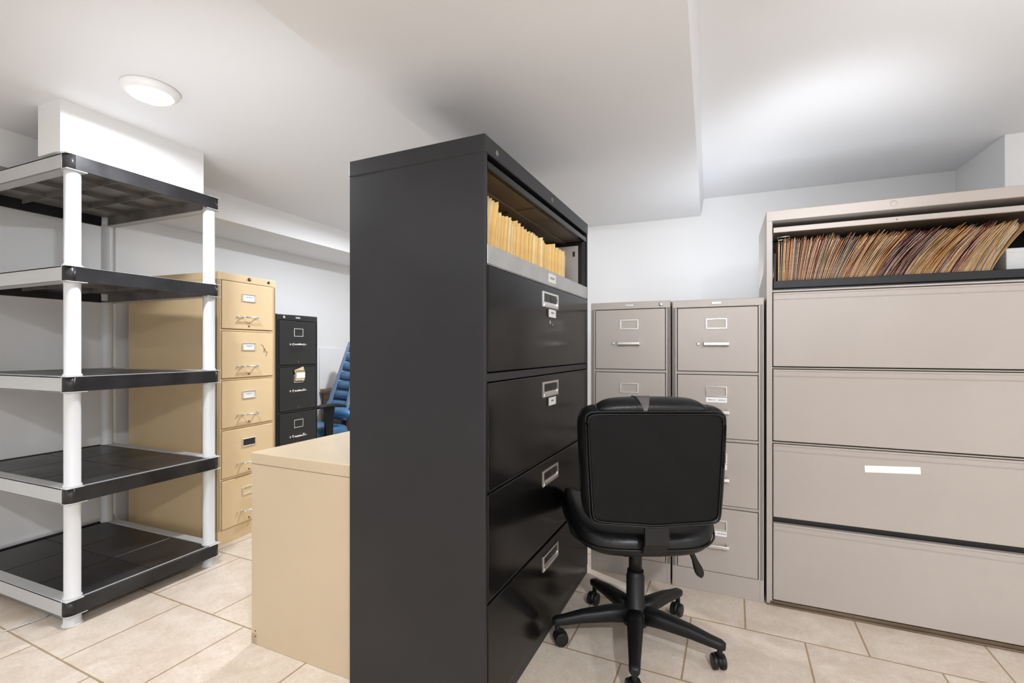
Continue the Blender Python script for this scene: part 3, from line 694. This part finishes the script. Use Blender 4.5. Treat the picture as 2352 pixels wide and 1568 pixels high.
# ------------------------------------------------------------------ blue chair and what is behind it
BC = thing('blue_office_chair', (-3.01, 2.95, 0), 165.6, 'blue leather high-back office chair with black arms, beyond the black filing cabinet', 'chair')
BC.location = (-2.975, 2.975, 0)
swivel_base(BC, .42, .26, (0, 72, 144, 216, 288), M['nylon'])
cushion('seat', M['blue'], BC, .225, .25, .375, .470, rise=.02, cy=.02)
MB().box(-.07, .07, -.18, .1, .36, .385, .008, 2).box(-.03, .03, -.27, -.16, .36, .372).box(-.03, .03, -.275, -.262, .36, .60, .003, 1).build('tilt_mechanism', M['nylon'], BC)
def lean_pt(x_, y_, z_):  # reclined back frame: z_ measured up the back
    a = R(17); return (x_, -.225 - math.sin(a) * z_ + math.cos(a) * y_, .49 + math.cos(a) * z_ + math.sin(a) * y_)
def half_w(z_): return .245 - .11 * (z_ / .68) ** 1.3
nb = 8; q8 = MB()
for k in range(nb):
    z0, z1 = .68 * k / nb, .68 * (k + 1) / nb - .003; secs = []
    for u, y_ in ((0, .018), (.12, .040), (.5, .052), (.88, .040), (1, .018)):
        zz = z0 + (z1 - z0) * u; hw = half_w(zz)
        secs.append([lean_pt(-hw, -.03, zz), lean_pt(-hw, y_ * .7, zz), lean_pt(-hw * .55, y_, zz), lean_pt(hw * .55, y_, zz), lean_pt(hw, y_ * .7, zz), lean_pt(hw, -.03, zz)])
    q8.loft(secs)
q8.build('backrest', M['blue'], BC, sub=1)
for s1 in (-1, 1):
    MB().loft([[lean_pt(s1 * (half_w(z_) * .50), .040, z_), lean_pt(s1 * (half_w(z_) * .62), .040, z_), lean_pt(s1 * (half_w(z_) * .62), .058, z_), lean_pt(s1 * (half_w(z_) * .50), .058, z_)] for z_ in [.68 * i / 10 for i in range(11)]], smooth=False).build('back_stripe', M['blue_pale'], BC)
lum = MB(); secs = []
for i in range(9):
    u = -1 + i / 4; f = max(.15, (1 - abs(u) ** 4) ** .5)
    secs.append([(.20 * u, -.195 + .055 * f * math.cos(q), .555 + .055 * f * math.sin(q)) for q in [2 * math.pi * k / 14 for k in range(14)]])
lum.loft(secs); lum.build('lumbar_pad', M['blue'], BC, sub=1)
for s1 in (-1, 1):
    ar = MB(); secs = []
    for u, y_, z_, w_, h_ in ((0, .16, .640, .022, .008), (.1, .14, .650, .036, .014), (.4, .06, .656, .038, .016), (.75, -.05, .650, .034, .015), (1, -.115, .632, .022, .010)):
        secs.append([(s1 * .270 + w_ * math.cos(q), y_, z_ + h_ * math.sin(q)) for q in [2 * math.pi * k / 14 for k in range(14)]])
    ar.loft(secs); ar.build('arm_pad', M['nylon'], BC, sub=1)
    ps = MB(); ps.loft([[(s1 * .270 + dx * .6, .045 + dy, z_) for dx, dy in ((-.02, -w_), (.02, -w_), (.02, w_), (-.02, w_))] for z_, w_ in ((.40, .026), (.46, .030), (.56, .034), (.645, .046))], smooth=False)
    ps.box(min(s1 * .10, s1 * .282), max(s1 * .10, s1 * .282), .02, .07, .362, .40, .004, 1)
    ps.build('arm_post', M['nylon'], BC)

MB().cyl((.24, .13, .565), .026, .03, 'y', 20, bev=.005).build('knob', M['nylon'], BC)

DK = thing('wooden_desk', (-3.285, 3.345, 0), 0, 'brown wooden desk in the far left corner behind the blue chair', 'desk')
MB().box(-.0, .56, .0, 1.0, .695, .722, .006, 3).build('desk_top', M['wood'], DK)
MB().box(.02, .54, .02, .045, 0, .695, .002, 1).build('end_panel', M['wood'], DK)
MB().box(.02, .54, .955, .98, 0, .695, .002, 1).build('end_panel', M['wood'], DK)
MB().box(.02, .04, .045, .955, .20, .695, .002, 1).build('modesty_panel', M['wood'], DK)
PB = thing('white_board', (-3.262, 3.30, .7225), 0, 'plain white board leaning on the wall above the brown desk', 'board')
PB.location = (-3.297, 3.35, .7225)
MB().box(-.004, .004, 0, .265, 0, .38, .002, 1).build('board_sheet', M['trimwhite'], PB)
